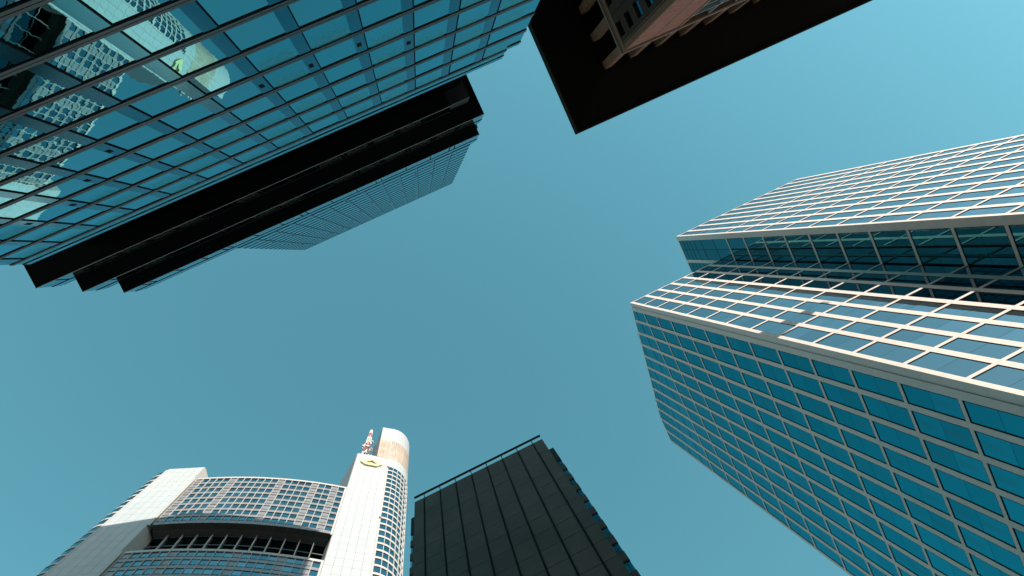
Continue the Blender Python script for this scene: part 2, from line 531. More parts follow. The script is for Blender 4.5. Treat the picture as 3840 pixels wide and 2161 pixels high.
# ================================================================== white grid tower (right)
T2 = thing('stone_grid_tower', 'tower with cream stone grid facade, sunlit on one face, notched corner', 'tower',
           (66, 46, GROUND))
PIT = 7.92
TR = [61.5 + PIT * k for k in range(-8, 11)]       # stone bands, top 140.7
TR = [z for z in TR if z > GROUND + 1]
HI, LO = 168.4, 148.7
CROWN = [147.7, 154.6, 158.6, 161.2, 163.4, 165.6]
def grid_tower():
    T = T2
    panes = Pieces(T, 'pane')
    bars = Pieces(T, 'glazing_bar')
    stones = Pieces(T, 'stone_panel')
    seg = PIT / 3
    def pier(x, y, top, axis):
        """Stone panels stacked in front of a slim backing; axis = the facade direction."""
        box('pier', T, 'stone_joint', (x[0] + 0.012, x[1] - 0.012), (y[0] + 0.012, y[1]), (GROUND, top - 0.004))
        z = TR[0] + 0.003 - 4 * seg
        while z < top - 0.2:
            a, b = max(z, GROUND), min(z + seg, top)
            if b - a > 0.1:
                stones.add('stone', ((x[0] + x[1]) / 2, (y[0] + y[1]) / 2, (a + b) / 2),
                           (x[1] - x[0], y[1] - y[0], b - a - 0.014), front=(0, 2) if axis == 'x' else (1, 2))
            z += seg
    pw, tw = 0.80, 0.52
    REC = 0.07                                       # glass sits back in the grid
    xe, ye = 95.3, 70.2                              # far ends
    x0w, y0w, yl, xl = 59.9, 23.06, 29.35, 37.25     # upper wing corner, lower wing front, blue face
    # inner masses
    box('core', T, 'core_dark', (x0w + 0.5, xe - 0.3), (y0w + 0.5, ye - 0.3), (GROUND, HI - 0.7))
    yk = 63.0
    v = []
    for x in (xl + 0.5, x0w + 0.6):
        v += [(x, yl + 0.5, GROUND), (x, ye - 0.3, GROUND), (x, ye - 0.3, HI - 0.7), (x, yk, HI - 0.7), (x, yl + 0.5, LO - 0.5)]
    mesh_obj('core', T, 'core_dark', v, [(0, 1, 2, 3, 4), (5, 6, 7, 8, 9)] + [(i, (i + 1) % 5, 5 + (i + 1) % 5, 5 + i) for i in range(5)])

    def roof(y):
        return LO + (y - yl) * (HI - LO) / (yk - yl) if y < yk else HI

    def pane_frame(axis, u0, u1, z0, z1, plane, sgn, mat, mid=True):
        """One pane with dark reveal; axis 'x' = facade along x (plane is y), 'y' = along y (plane is x)."""
        w, h = u1 - u0, z1 - z0
        if h < 0.15 or w < 0.1:
            return
        uc, zc = (u0 + u1) / 2, (z0 + z1) / 2
        dpt = plane + sgn * REC
        parts = [(z0, zc - 0.02), (zc + 0.02, z1)] if mid and h > 4 else [(z0, z1)]
        for a, b in parts:
            if axis == 'x':
                panes.add(mat, (uc, dpt + sgn * 0.03, (a + b) / 2), (w + 0.1, 0.05, b - a), jit(0.0007), jit(0.001))
            else:
                panes.add(mat, (dpt + sgn * 0.03, uc, (a + b) / 2), (w + 0.1, 0.05, b - a), math.pi / 2 + jit(0.0007), jit(0.001))
        fr = 0.06 if axis == 'x' else 0.12
        for cu, cz, du, dz in ((u0 + fr / 2, zc, fr, h), (u1 - fr / 2, zc, fr, h), (uc, z0 + fr / 2, w, fr), (uc, z1 - fr / 2, w, fr)):
            if axis == 'x':
                bars.add('black', (cu, dpt - sgn * 0.01, cz), (du, 0.03, dz))
            else:
                bars.add('black', (dpt - sgn * 0.01, cu, cz), (0.03, du, dz), front=(1, 2))

    # --- sunlit upper wing, facing -Y
    piers = [x0w + 0.3] + [x0w + 0.1 + 3.2 * k for k in range(1, 11)] + [xe - 0.4]
    for i, x in enumerate(piers):
        w = 0.6 if i == 0 else pw
        pier((x - w / 2, x + w / 2), (y0w, y0w + 0.55), HI, 'x')
    for z in TR + [HI - 0.3]:
        box('stone_band', T, 'stone_t', (x0w + .05, xe), (y0w + 0.003, y0w + 0.5), (z - tw / 2, z + tw / 2 - (0.003 if z > 160 else 0)))
    zs = [GROUND] + TR
    for i in range(11):
        a, b = piers[i] + (0.3 if i == 0 else pw / 2), piers[i + 1] - pw / 2
        for j in range(len(zs) - 1):
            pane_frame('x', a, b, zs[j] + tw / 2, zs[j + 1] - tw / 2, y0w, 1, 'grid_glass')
        cz = [TR[-1] + tw / 2] + CROWN + [HI - 0.6]
        for j in range(len(cz) - 1):
            panes.add('grid_glass', ((a + b) / 2, y0w + REC + 0.03, (cz[j] + cz[j + 1]) / 2), (b - a + 0.1, 0.05, cz[j + 1] - cz[j] - 0.05), 0, jit(0.001))
        for z in CROWN:
            bars.add('black', ((a + b) / 2, y0w + REC - 0.01, z), (b - a, 0.03, 0.08))
    # --- notch face, facing -X
    px = x0w
    pier((px - 0.003, px + 0.6), (y0w + 0.004, 24.28), HI - 0.004, 'y')
    pier((px, px + 0.5), (29.5, 30.3), HI - 0.006, 'y')
    box('pier', T, 'stone', (px, px + 0.5), (36.0, 36.8), (140, HI - 0.006))
    for z in TR + [HI - 0.3]:
        box('stone_band', T, 'stone_t', (px + 0.003, px + 0.5), (24.28, 36.0 if z > 150 else 29.45), (z - tw / 2, z + tw / 2 - (0.01 if z > 160 else 0)))
    for j in range(len(zs) - 1):
        for a, b in ((24.3, 26.8), (26.85, 29.35)):
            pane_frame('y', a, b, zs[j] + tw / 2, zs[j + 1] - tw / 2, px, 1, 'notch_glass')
    cz = [TR[-1] + tw / 2] + CROWN + [HI - 0.6]
    for a, b in ((24.3, 26.8), (26.85, 29.45), (30.3, 33.1), (33.15, 36.0)):
        for j in range(len(cz) - 1):
            panes.add('notch_glass', (px + REC + 0.03, (a + b) / 2, (cz[j] + cz[j + 1]) / 2), (b - a, 0.05, cz[j + 1] - cz[j] - 0.05), math.pi / 2, jit(0.001))
        for z in CROWN:
            bars.add('black', (px + REC - 0.01, (a + b) / 2, z), (0.03, b - a, 0.08), front=(1, 2))
        bars.add('black', (px + REC - 0.01, b + 0.02, 154), (0.03, 0.06, 28), front=(1, 2))
    # --- sunlit lower wing, facing -Y
    piers = [xl + 0.32] + [60.3 - 3.2 * k for k in range(6, 0, -1)]
    for i, x in enumerate(piers):
        w = 0.64 if i == 0 else pw
        pier((x - w / 2, x + w / 2), (yl, yl + 0.55), LO, 'x')
    for z in TR + [LO - 0.3]:
        box('stone_band', T, 'stone_t', (xl + .05, px + 0.2), (yl + 0.003, yl + 0.5), (z - tw / 2, z + tw / 2 - (0.003 if z > 145 else 0)))
    zl = [GROUND] + TR + [LO - 0.01]
    pe = piers + [60.3]
    for i in range(7):
        a, b = pe[i] + (0.32 if i == 0 else pw / 2), pe[i + 1] - (pw / 2 if i < 6 else 0.35)
        for j in range(len(zl) - 1):
            pane_frame('x', a, b, zl[j] + tw / 2, zl[j + 1] - tw / 2, yl, 1, 'grid_glass')
    # --- blue shaded face, facing -X, roof line climbing
    # corner strip with a stepped groove
    def slope_block(name, mat, y0, y1, xa, xb, z0, drop=0.0):
        v = [(x, y, z) for x in (xa, xb) for y, z in ((y0, z0), (y1, z0), (y1, roof(y1) - drop), (y0, roof(y0) - drop))]
        return mesh_obj(name, T, mat, v, [(0, 1, 2, 3), (4, 5, 6, 7), (0, 1, 5, 4), (1, 2, 6, 5), (2, 3, 7, 6), (3, 0, 4, 7)])
    def sloped_pier(y0, y1, xa, xb, drop):
        zt = GROUND + seg * math.floor((min(roof(y0), roof(y1)) - GROUND - 0.6) / seg)
        pier((xa, xb), (y0, y1), zt, 'y')
        slope_block('pier_head', 'stone', y0, y1, xa, xb, zt + 0.01, drop)
    sloped_pier(yl + 0.004, yl + 0.75, xl - 0.003, xl + 0.6, 0.01)
    sloped_pier(yl + 0.752, yl + 1.15, xl + 0.16, xl + 0.6, 0.01)
    sloped_pier(yl + 1.152, yl + 2.1, xl + 0.08, xl + 0.6, 0.01)
    TRB = [z + 1.3 for z in TR]
    zb_ = [GROUND] + TRB
    bw, bt = 0.70, 0.50
    bp = [34.1 + 3.28 * k for k in range(11)]
    ed = [yl + 2.1 - bw / 2] + bp + [ye - 0.3]
    for y in bp:
        sloped_pier(y - bw / 2, y + bw / 2, xl + 0.08, xl + 0.6, 0.012)
    sloped_pier(ye - 0.6, ye, xl + 0.08, xl + 0.6, 0.012)
    for z in TRB:
        box('stone_band', T, 'stone_t', (xl + 0.083, xl + 0.55), (yl + 2.1, ye - 0.01), (z - bt / 2, z + bt / 2))
    # coping that follows the slope
    for y0, y1 in ((yl + 2.1, yk), (yk, ye)):
        v = [(x, y, roof(y) + dz) for x in (xl + 0.086, xl + 0.5) for y, dz in ((y0, -0.45), (y1, -0.45), (y1, 0.0), (y0, 0.0))]
        mesh_obj('coping', T, 'stone_t', v, [(0, 1, 2, 3), (4, 5, 6, 7), (0, 1, 5, 4), (1, 2, 6, 5), (2, 3, 7, 6), (3, 0, 4, 7)])
    xp = xl + 0.08
    for i in range(len(ed) - 1):
        a, b = ed[i] + bw / 2, ed[i + 1] - (bw / 2 if i < len(ed) - 2 else 0.3)
        for j in range(len(zb_) - 1):
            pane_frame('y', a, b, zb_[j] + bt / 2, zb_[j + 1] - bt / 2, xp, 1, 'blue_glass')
        cz = [TRB[-1] + bt / 2] + CROWN + [HI]
        for j in range(len(cz) - 1):
            ra, rb = roof(a) - 0.4, roof(b) - 0.4
            if cz[j] > min(ra, rb) - 0.1:
                if cz[j] > max(ra, rb) - 0.1:
                    break
            za, zb = min(cz[j + 1], ra), min(cz[j + 1], rb)
            if za < cz[j] + 0.02:
                za = cz[j] + 0.02
            xx = xp + REC + 0.005
            v = [(x, y, z) for x in (xx, xx + 0.05) for y, z in ((a - 0.05, cz[j] + 0.02), (b + 0.05, cz[j] + 0.02), (b + 0.05, zb), (a - 0.05, za))]
            mesh_obj('crown_pane', T, 'blue_glass', v, [(0, 1, 2, 3), (4, 5, 6, 7), (0, 1, 5, 4), (1, 2, 6, 5), (2, 3, 7, 6), (3, 0, 4, 7)])
            if j:
                bars.add('black', (xp + REC - 0.01, (a + b) / 2, cz[j]), (0.03, b - a, 0.08), front=(1, 2))
        bars.add('black', (xp + REC - 0.01, a + 0.035, (TRB[-1] + roof(a)) / 2), (0.03, 0.07, roof(a) - TRB[-1] - 0.8), front=(1, 2))
    panes.flush()
    bars.flush()
    stones.flush()
grid_tower()

# ================================================================== tower under the wide roof (top)
K = 0.891
T3 = thing('granite_tower', 'red granite tower under a wide dark flat roof with deep overhang', 'tower',
           (52 * K, -32 * K, GROUND))
def granite_tower():
    T = T3
    x0, y0 = 39.8 * K, -14.5 * K
    x1, y1 = 84.4 - 6.6, -54 * K
    zc, zt = 101.7 * K, 112.0 * K                # cornice, soffit
    rx0, ry0, rx1, ry1 = 31.9 * K, -7.1 * K, 84.4, y1 - 6.6
    # wall body
    brick_end = 49.5 * K
    gd = 0.9
    box('core', T, 'core_dark', (x0 + 1.2, x1 - 0.3), (y1 + 0.3, y0 - gd), (GROUND, zc - 0.3))
    # front wall: granite pier, then bays with slim grey frames
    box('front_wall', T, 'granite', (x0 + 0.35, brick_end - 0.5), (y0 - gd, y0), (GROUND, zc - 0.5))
    box('corner_stone', T, 'granite_band', (x0, x0 + 0.35), (y0 - gd, y0 + 0.06), (GROUND, zc - 0.5))
    box('corner_stone', T, 'granite_band', (brick_end - 0.5, brick_end), (y0 - gd, y0 + 0.06), (GROUND, zc - 0.5))
    box('wall_joint', T, 'black', (44.6 * K - 0.03, 44.6 * K + 0.03), (y0 - 0.05, y0 + 0.012), (GROUND, zc - 0.5))
    fl = 4.05 * K
    x = brick_end
    bay = 4.64 * K
    n = 0
    while x < x1 - 1:
        xb = min(x + bay, x1)
        box('frame', T, 'frame_grey', (x + 0.02, x + 0.22), (y0 - 0.4, y0 + 0.02), (GROUND, zc - 0.5))
        z = zc - 0.5
        k = 0
        while z > 30:
            box('pane', T, 'teal_glass' if k % 2 else 'dark_glass', (x + 0.22, xb), (y0 - 0.5, y0 - 0.45), (z - fl + 0.35, z))
            box('frame', T, 'frame_grey', (x + 0.22, xb), (y0 - 0.42, y0 + 0.0), (z - fl, z - fl + 0.35))
            z -= fl
            k += 1
        x = xb
        n += 1
    box('end_wall', T, 'granite', (x1 - 0.3, x1), (y1, y0), (GROUND, zc - 0.5))
    box('back_wall', T, 'granite', (x0, x1 - 0.3), (y1, y1 + 0.3), (GROUND, zc - 0.5))
    # left wall with deep slot windows: built as strips and piers so that the openings are real
    cols = [(-18.4 * K, -16.25 * K), (-23.05 * K, -20.9 * K), (-27.7 * K, -25.55 * K), (-32.35 * K, -30.2 * K), (-37 * K, -34.85 * K)]
    rows = []
    z = 99.9 * K
    while z > 8:
        rows.append((z - 1.75, z))
        z -= fl
    prev = y0 - gd
    for a, b in cols:
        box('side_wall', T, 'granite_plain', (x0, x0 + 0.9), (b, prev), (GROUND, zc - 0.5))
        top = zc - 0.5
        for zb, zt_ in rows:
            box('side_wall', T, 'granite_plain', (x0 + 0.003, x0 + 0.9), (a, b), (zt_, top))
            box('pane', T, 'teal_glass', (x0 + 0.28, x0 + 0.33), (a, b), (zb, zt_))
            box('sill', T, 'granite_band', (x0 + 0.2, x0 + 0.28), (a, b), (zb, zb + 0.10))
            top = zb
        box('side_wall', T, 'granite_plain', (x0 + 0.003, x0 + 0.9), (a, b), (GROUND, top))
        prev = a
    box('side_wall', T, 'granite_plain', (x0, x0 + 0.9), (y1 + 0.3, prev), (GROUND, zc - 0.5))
    # vertical bands on the side wall
    for y in (-15.3, -19.6, -24.3, -28.9):
        box('wall_joint', T, 'black', (x0 - 0.012, x0 + 0.05), (y * K - 0.05, y * K + 0.05), (GROUND, zc - 1.2))
    # cornice with metal rail
    box('cornice', T, 'granite_band', (x0 - 0.12, x1), (y1, y0 + 0.12), (zc - 0.5, zc + 0.7))
    box('cornice', T, 'granite_band', (x0 - 0.06, x0 + 0.3), (y1, y0 + 0.04), (zc - 1.5, zc - 0.504))
    tube('rail', T, 'frame_grey', (x0 - 0.22, y0 + 0.2, zc - 0.05), (x0 - 0.22, y1, zc - 0.05), 0.08)
    tube('rail', T, 'frame_grey', (x0 - 0.2, y0 + 0.22, zc - 0.05), (x1, y0 + 0.22, zc - 0.05), 0.07)
    # attic storey: recessed wall and square piers up to the roof
    box('attic_wall', T, 'bronze_soffit', (x0 + 3.2, x1 - 3.2), (y1 + 3, y0 - 3.2), (zc + 0.7, zt + 0.4))
    pxs = [x0 + 4.64 * K * k for k in range(int((x1 - x0) / (4.64 * K)) + 1)]
    pys = [y0 - 4.72 * K * k for k in range(8)]
    w = 1.1
    def attic_pier(x, y):
        p = box('attic_pier', T, 'granite_band', (x, x + w), (y - w, y), (zc + 0.7, zt + 0.3))
        box('pier_joint', p, 'black', (x - 0.008, x + w + 0.008), (y - w - 0.008, y + 0.008), (zc + 4.6, zc + 4.68))
        box('pier_cap', p, 'bronze_fascia', (x - 0.08, x + w + 0.08), (y - w - 0.08, y + 0.08), (zt - 0.55, zt + 0.02))
    for x in pxs:
        attic_pier(x, y0)
    for y in pys[1:]:
        attic_pier(x0, y)
    # roof: soffit rising gently to the edge, fascia lip
    zi, zo, zr = zt, zt + 1.0, zt + 2.6
    ix0, iy0, ix1, iy1 = x0 - 0.2, y0 + 0.2, x1 + 0.2, y1 - 0.2
    v = [(ix0, iy0, zi), (ix1, iy0, zi), (ix1, iy1, zi), (ix0, iy1, zi),
         (rx0, ry0, zo), (rx1, ry0, zo), (rx1, ry1, zo), (rx0, ry1, zo),
         (rx0, ry0, zr), (rx1, ry0, zr), (rx1, ry1, zr), (rx0, ry1, zr)]
    f = [(0, 1, 2, 3), (0, 1, 5, 4), (1, 2, 6, 5), (2, 3, 7, 6), (3, 0, 4, 7),
         (4, 5, 9, 8), (5, 6, 10, 9), (6, 7, 11, 10), (7, 4, 8, 11), (8, 9, 10, 11)]
    mesh_obj('roof', T, 'bronze_soffit', v, f)
    box('fascia', T, 'bronze_fascia', (rx0 - 0.02, rx1), (ry0 - 0.3, ry0 + 0.02), (zo - 0.25, zr + 0.01))
    box('fascia', T, 'bronze_fascia', (rx0 - 0.025, rx0 + 0.28), (ry1, ry0 - 0.3), (zo - 0.25, zr + 0.012))
granite_tower()

# ================================================================== twin pylon tower (bottom left)
S = 1.05
def q2(x, y):
    return Vector((x * S, y * S, 0))
T4 = thing('white_pylon_tower', 'tall white tower with two panelled pylons and a curved window front', 'tower',
           (-66, 52, GROUND))
def pylon_tower():
    T = T4
    panes = Pieces(T, 'pane')
    panels = Pieces(T, 'panel')
    spans = Pieces(T, 'spandrel')
    fl = 3.77 * S
    SLa, SLb = q2(-87.1, 24.9), q2(-78.5, 28.7)
    SRa, SRb = q2(-44.6, 49.0), q2(-36.8, 54.8)
    F0, F3 = q2(-77.6, 29.25), q2(-44.95, 48.75)
    Hsl, Hsr, Hcore, Hf = 198.2 * S, 221.1 * S, 258 * S, 188.6 * S
    G1, G0 = 157.2 * S, 143.5 * S                     # garden opening top / bottom
    chord = (F3 - F0)
    clen = chord.length
    cd = chord.normalized()
    fn = Vector((cd.y, -cd.x, 0))                      # towards the camera
    sag = 1.35 * S
    Rr = clen * clen / (8 * sag) + sag / 2
    cen = (F0 + F3) / 2 + fn * (sag - Rr)
    half = math.asin(clen / 2 / Rr)
    def arc(t, inset=0.0):
        a = -half + 2 * half * t
        return cen + (cd * math.sin(a) + fn * math.cos(a)) * (Rr - inset)
    def arc_rot(t):
        a = -half + 2 * half * t
        tang = cd * math.cos(a) - fn * math.sin(a)
        return math.atan2(tang.y, tang.x)
    NB = 22
    # ---- inner mass, with the garden cut in
    apex = q2(-92, 88)
    def ring(inset):
        return [arc(i / 12, inset) for i in range(13)]
    backp = [q2(-47, 70), q2(-84, 92), q2(-96, 84), q2(-97, 44)]
    def mass(z0, z1, inset, mat='core_dark'):
        pts = [(p.x, p.y) for p in ring(inset)] + [(SRb.x - 3, SRb.y + 4)] + [(p.x, p.y) for p in backp]
        prism('core', T, mat, pts, z0, z1)
    mass(GROUND, G0 - 0.3, 0.35)
    mass(G0 - 0.3, G1 + 0.2, 3.6)
    mass(G1 + 0.2, Hf - 0.5, 0.35)
    # ---- curved office front
    opaque = {5, 12, 17, 20, 0}
    def office(z_top, nrows, parapet):
        zc = z_top - parapet
        for r in range(nrows):
            zt = zc - r * fl
            zb = zt - fl
            hw = fl * 0.60                             # window height, at the top of each storey band
            for b in range(NB):
                t = (b + 0.5) / NB
                c = arc(t, 0.16)
                bw = clen / NB
                rz = arc_rot(t)
                op = b in opaque and True
                tilt = 0.05 if (random.random() < 0.12 and not op) else jit(0.004)
                mat = 'spandrel' if op else 'pylon_glass'
                (spans if op else panes).add(mat, (c.x, c.y, zt - hw / 2 - 0.1), (bw - 0.06, 0.05, hw - 0.06), rz + jit(0.003), tilt)
                c = arc(t, 0.08)
                spans.add('spandrel', (c.x, c.y, zb + (fl - hw - 0.2) / 2), (bw - 0.02, 0.14, fl - hw - 0.25), rz)
                c = arc(t, 0.06)
                spans.add('rail', (c.x, c.y, zb + fl - hw - 0.16), (bw, 0.2, 0.16), rz)
            zl = zb
        for b in range(NB + 1):
            c = arc(b / NB, -0.02)
            block('mullion', T, 'white_plain', (c.x, c.y, (z_top + zl) / 2), (0.11, 0.24, z_top - zl), arc_rot(b / NB))
        for b in range(NB):
            t = (b + 0.5) / NB
            c = arc(t, 0.06)
            spans.add('white_plain', (c.x, c.y, z_top - parapet / 2), (clen / NB + 0.02, 0.3, parapet), arc_rot(t))
        return zl
    zl = office(Hf, 8, 1.0)
    spans_bottom = zl
    # soffit edge beam over the garden
    n = 24
    v, f = [], []
    for i in range(n + 1):
        for ins, z in ((-0.02, zl), (-0.02, G1), (3.4, G1), (3.4, G1 + 0.6)):
            p = arc(i / n, ins)
            v.append((p.x, p.y, z))
    for i in range(n):
        for k in range(3):
            f.append((i * 4 + k, i * 4 + k + 1, i * 4 + 5 + k, i * 4 + 4 + k))
    mesh_obj('garden_soffit', T, 'spandrel', v, f)
    for i in range(12):
        for ins, w in ((0.75, 1.4), (2.4, 1.7)):
            t = (i + 0.5) / 12
            c = arc(t, ins)
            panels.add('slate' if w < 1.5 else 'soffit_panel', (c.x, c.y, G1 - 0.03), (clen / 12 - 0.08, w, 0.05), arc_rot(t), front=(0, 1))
    # garden glazing, set back, with white posts
    for i in range(12):
        t = (i + 0.5) / 12
        c = arc(t, 3.3)
        for k in range(3):
            h = (G1 - G0) / 3
            panes.add('dark_glass', (c.x, c.y, G0 + h * (k + 0.5)), (clen / 12 - 0.1, 0.06, h - 0.08), arc_rot(t))
            bb = arc(t, 3.2)
            block('garden_rail', T, 'frame_grey', (bb.x, bb.y, G0 + h * (k + 1)), (clen / 12, 0.12, 0.14), arc_rot(t))
        if i:
            p = arc(i / 12, 2.9)
            block('garden_post', T, 'white_plain', (p.x, p.y, (G0 + G1) / 2), (0.22, 0.5, G1 - G0), arc_rot(i / 12))
    office(G0, 11, 1.0)
    prism('lower_front', T, 'spandrel', [(p.x, p.y) for p in ring(0.1)] + [(p.x, p.y) for p in reversed(ring(2.0))], GROUND, G0 - 1.05 - 11 * fl)

    # ---- pylons: panelled slabs
    def slab(A, B, top, backdir, depth, ncol, skip=None, warm_edge=0.0):
        d = (B - A)
        L = d.length
        d = d.normalized()
        nn = Vector((d.y, -d.x, 0))
        rz = math.atan2(d.y, d.x)
        bd = backdir.normalized() * depth
        a2, b2 = A - nn * 0.12, B - nn * 0.12
        prism('pylon_wall', T, 'joint', [(a2.x, a2.y), (b2.x, b2.y), ((b2 + bd).x, (b2 + bd).y), ((a2 + bd).x, (a2 + bd).y)], GROUND, top - 0.05)
        z = top
        cw = L / ncol
        while z > 60:
            zb = z - fl
            for c in range(ncol):
                m = A + d * (cw * (c + 0.5)) - nn * 0.06
                panels.add('white_panel', (m.x, m.y, (z + zb) / 2), (cw - 0.055, 0.12, fl - 0.055), rz)
            z = zb
        m = A + d * (L / 2) - nn * 0.06
        block('pylon_base', T, 'white_plain', (m.x, m.y, (z + GROUND) / 2), (L, 0.12, z - GROUND), rz)
        return d, nn, rz
    dl, nl, rl = slab(SLa, SLb, Hsl, Vector((-0.35, 0.94, 0)), 4.5, 5)
    dr, nr, rr = slab(SRa, SRb, Hsr, Vector((-0.82, 0.57, 0)), 11.0, 5)
    # pylon side cladding towards the curved front, right side greyed to imitate shade
    def cheek(P, bdir, depth, z0, z1, mat, sideways):
        b = bdir.normalized()
        m = P + b * depth / 2 + sideways
        rz = math.atan2(b.y, b.x)
        block('pylon_side', T, mat, (m.x, m.y, (z0 + z1) / 2), (depth, 0.1, z1 - z0), rz)
    cheek(SRa - nr * 0.1, Vector((-0.82, 0.57, 0)), 11.2, Hf - 3, Hsr - 0.02, 'shade_grey_cladding', -dr * 0.08)
    cheek(SRa - nr * 0.1, Vector((-0.5, 0.8, 0)), 3.6, G0 - 1, G1 + 1, 'shade_grey_cladding', -dr * 0.1)
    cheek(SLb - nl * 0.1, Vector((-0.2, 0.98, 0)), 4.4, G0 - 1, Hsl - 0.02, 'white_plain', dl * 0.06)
    # strips along the slab edges
    def strip(P, rz, z0, z1, w, mat='white_plain', dep=0.35):
        block('edge_strip', T, mat, (P.x, P.y, (z0 + z1) / 2), (w, dep, z1 - z0), rz)
    strip(SRb + dr * 0.22 - nr * 0.05, rr, 60, Hcore, 0.42)
    strip(SRa - dr * 0.3 - nr * 0.1, rr, G1 - 0.5, Hf, 0.5)
    strip(SRa - dr * 0.3 - nr * 0.1, rr, 60, G0, 0.5)
    strip(SLb + dl * 0.35 - nl * 0.1, rl, G1 - 0.3, Hf, 0.5)
    strip(SLb + dl * 0.35 - nl * 0.1, rl, 60, G0, 0.5)
    strip(SLa - dl * 0.2 - nl * 0.1, rl, 60, Hsl - 1, 0.4)
    # ---- rounded corner at the right pylon and the high stair core above it
    rho = 7.0 * S
    C = SRb + dr * 0.45 - nr * rho
    a_start = math.atan2(nr.y, nr.x)
    def cyl(a, r=rho):
        return C + Vector((math.cos(a), math.sin(a), 0)) * r
    span_a = math.radians(112)
    NW = 9
    win_top = 212.3 * S
    prism('corner_core', T, 'joint', [(cyl(a_start + span_a * i / 24, rho - 0.3).x, cyl(a_start + span_a * i / 24, rho - 0.3).y) for i in range(25)]
          + [(C.x - 6, C.y + 6), (C.x - 8, C.y - 1)], GROUND, win_top)
    z = win_top
    r = 0
    while z > 95:
        zb = z - fl
        for k in range(NW):
            a = a_start + span_a * (k + 0.5) / NW
            bw = rho * span_a / NW
            rz = a + math.pi / 2
            p = cyl(a, rho - 0.12)
            panes.add('pylon_glass', (p.x, p.y, zb + fl * 0.62), (bw - 0.10, 0.05, fl * 0.70), rz, jit(0.003))
            for e in range(3):
                a2 = a_start + span_a * (k + (e + 0.5) / 3) / NW
                p = cyl(a2, rho - 0.03)
                spans.add('white_plain', (p.x, p.y, zb + fl * 0.125), (bw / 3 + 0.03, 0.12, fl * 0.25), a2 + math.pi / 2)
        z = zb
    for k in range(1, NW + 1):
        a = a_start + span_a * k / NW
        p = cyl(a, rho + 0.02)
        block('mullion', T, 'white_plain', (p.x, p.y, (win_top + z) / 2), (0.14, 0.2, win_top - z), a + math.pi / 2)
    # stair core: cladding above the windows
    A6 = SRa + dr * (6.05 * S)
    pts = [A6 - nr * 0.1, SRb - nr * 0.1] + [cyl(a_start + span_a * i / 24, rho - 0.14) for i in range(25)] + [C + Vector((-7, 5, 0)), A6 + Vector((-6.5, 5.5, 0))]
    prism('stair_core', T, 'shade_grey_cladding', [(p.x, p.y) for p in pts], win_top, Hcore - 0.2)  # grey base colour stands in for shade on its left side
    nzr = 11
    hz = (Hcore - win_top) / nzr
    for r in range(nzr):
        zc = win_top + hz * (r + 0.5)
        dirty = 0.18 < (r + 0.5) / nzr < 0.62
        for k in range(18):
            a = a_start + span_a * (k + 0.5) / 18
            p = cyl(a, rho - 0.05)
            panels.add('dirty_panel' if dirty else 'white_panel', (p.x, p.y, zc), (rho * span_a / 18 - 0.04, 0.1, hz - 0.05), a + math.pi / 2)
        if zc > Hsr:
            wl = (SRb - A6).length
            for k in range(2):
                p = A6 + dr * (wl * (k + 0.5) / 2) - nr * 0.05
                panels.add('dirty_panel' if dirty else 'white_panel', (p.x, p.y, zc), (wl / 2 - 0.05, 0.1, hz - 0.05), rr)
    for k in range(2):                                  # lamps on the edge strip
        for zz in (211.5 * S, 170.5 * S):
            p = SRb + dr * (0.05 + 0.35 * k) + nr * 0.25
            block('lamp_housing', T, 'black', (p.x, p.y, zz), (0.22, 0.35, 0.5), rr)
    # ---- rounded corner at the left pylon
    rl_ = 3.6 * S
    CL = SLa - dl * 0.4 - nl * rl_
    al = math.atan2(nl.y, nl.x)
    sp = math.radians(100)
    prism('corner_core', T, 'joint', [((CL + Vector((math.cos(al - sp * i / 20), math.sin(al - sp * i / 20), 0)) * (rl_ - 0.25)).x,
                                       (CL + Vector((math.cos(al - sp * i / 20), math.sin(al - sp * i / 20), 0)) * (rl_ - 0.25)).y) for i in range(21)]
          + [(CL.x + 4, CL.y + 4), (CL.x + 3.4, CL.y)], GROUND, Hsl - 2)
    z = Hsl - 2.2
    while z > 95:
        for k in range(6):
            a = al - sp * (k + 0.5) / 6
            p = CL + Vector((math.cos(a), math.sin(a), 0)) * (rl_ - 0.1)
            panes.add('pylon_glass', (p.x, p.y, z - fl * 0.4), (rl_ * sp / 6 - 0.1, 0.05, fl * 0.68), a + math.pi / 2)
            p = CL + Vector((math.cos(a), math.sin(a), 0)) * (rl_ - 0.02)
            spans.add('white_plain', (p.x, p.y, z - fl * 0.88), (rl_ * sp / 6, 0.12, fl * 0.24), a + math.pi / 2)
        z -= fl
    # ---- yellow folded emblem on the right pylon
    hexa = [(1.5, 212.3), (3.05, 214.9), (6.75, 215.2), (8.2, 212.05), (6.6, 209.5), (3.1, 209.85)]
    tri = [(2.85, 211.75), (4.87, 214.5), (7.0, 211.25)]
    def on(s, h, off):
        p = SRa + dr * (s * S) + nr * off
        return (p.x, p.y, h * S)
    o_f, i_f = [on(*p, 0.55) for p in hexa], [on(*p, 0.55) for p in tri]
    o_b, i_b = [on(*p, 0.06) for p in hexa], [on(*p, 0.06) for p in tri]
    v = o_f + i_f + o_b + i_b
    f = [(0, 1, 7, 6), (1, 2, 7), (2, 3, 8, 7), (3, 4, 8), (4, 5, 6, 8), (5, 0, 6)]
    f = f + [tuple(i + 9 for i in q) for q in f]
    f += [(i, (i + 1) % 6, 9 + (i + 1) % 6, 9 + i) for i in range(6)]
    f += [(6 + i, 6 + (i + 1) % 3, 15 + (i + 1) % 3, 15 + i) for i in range(3)]
    e = mesh_obj('emblem', T, 'yellow', v, f)
    e['label'] = 'yellow hexagonal ribbon emblem with a triangular opening'
    panes.flush()
    panels.flush()
    spans.flush()
    return SRa, dr, nr, Hsr
SRa, dr_, nr_, Hsr = pylon_tower()

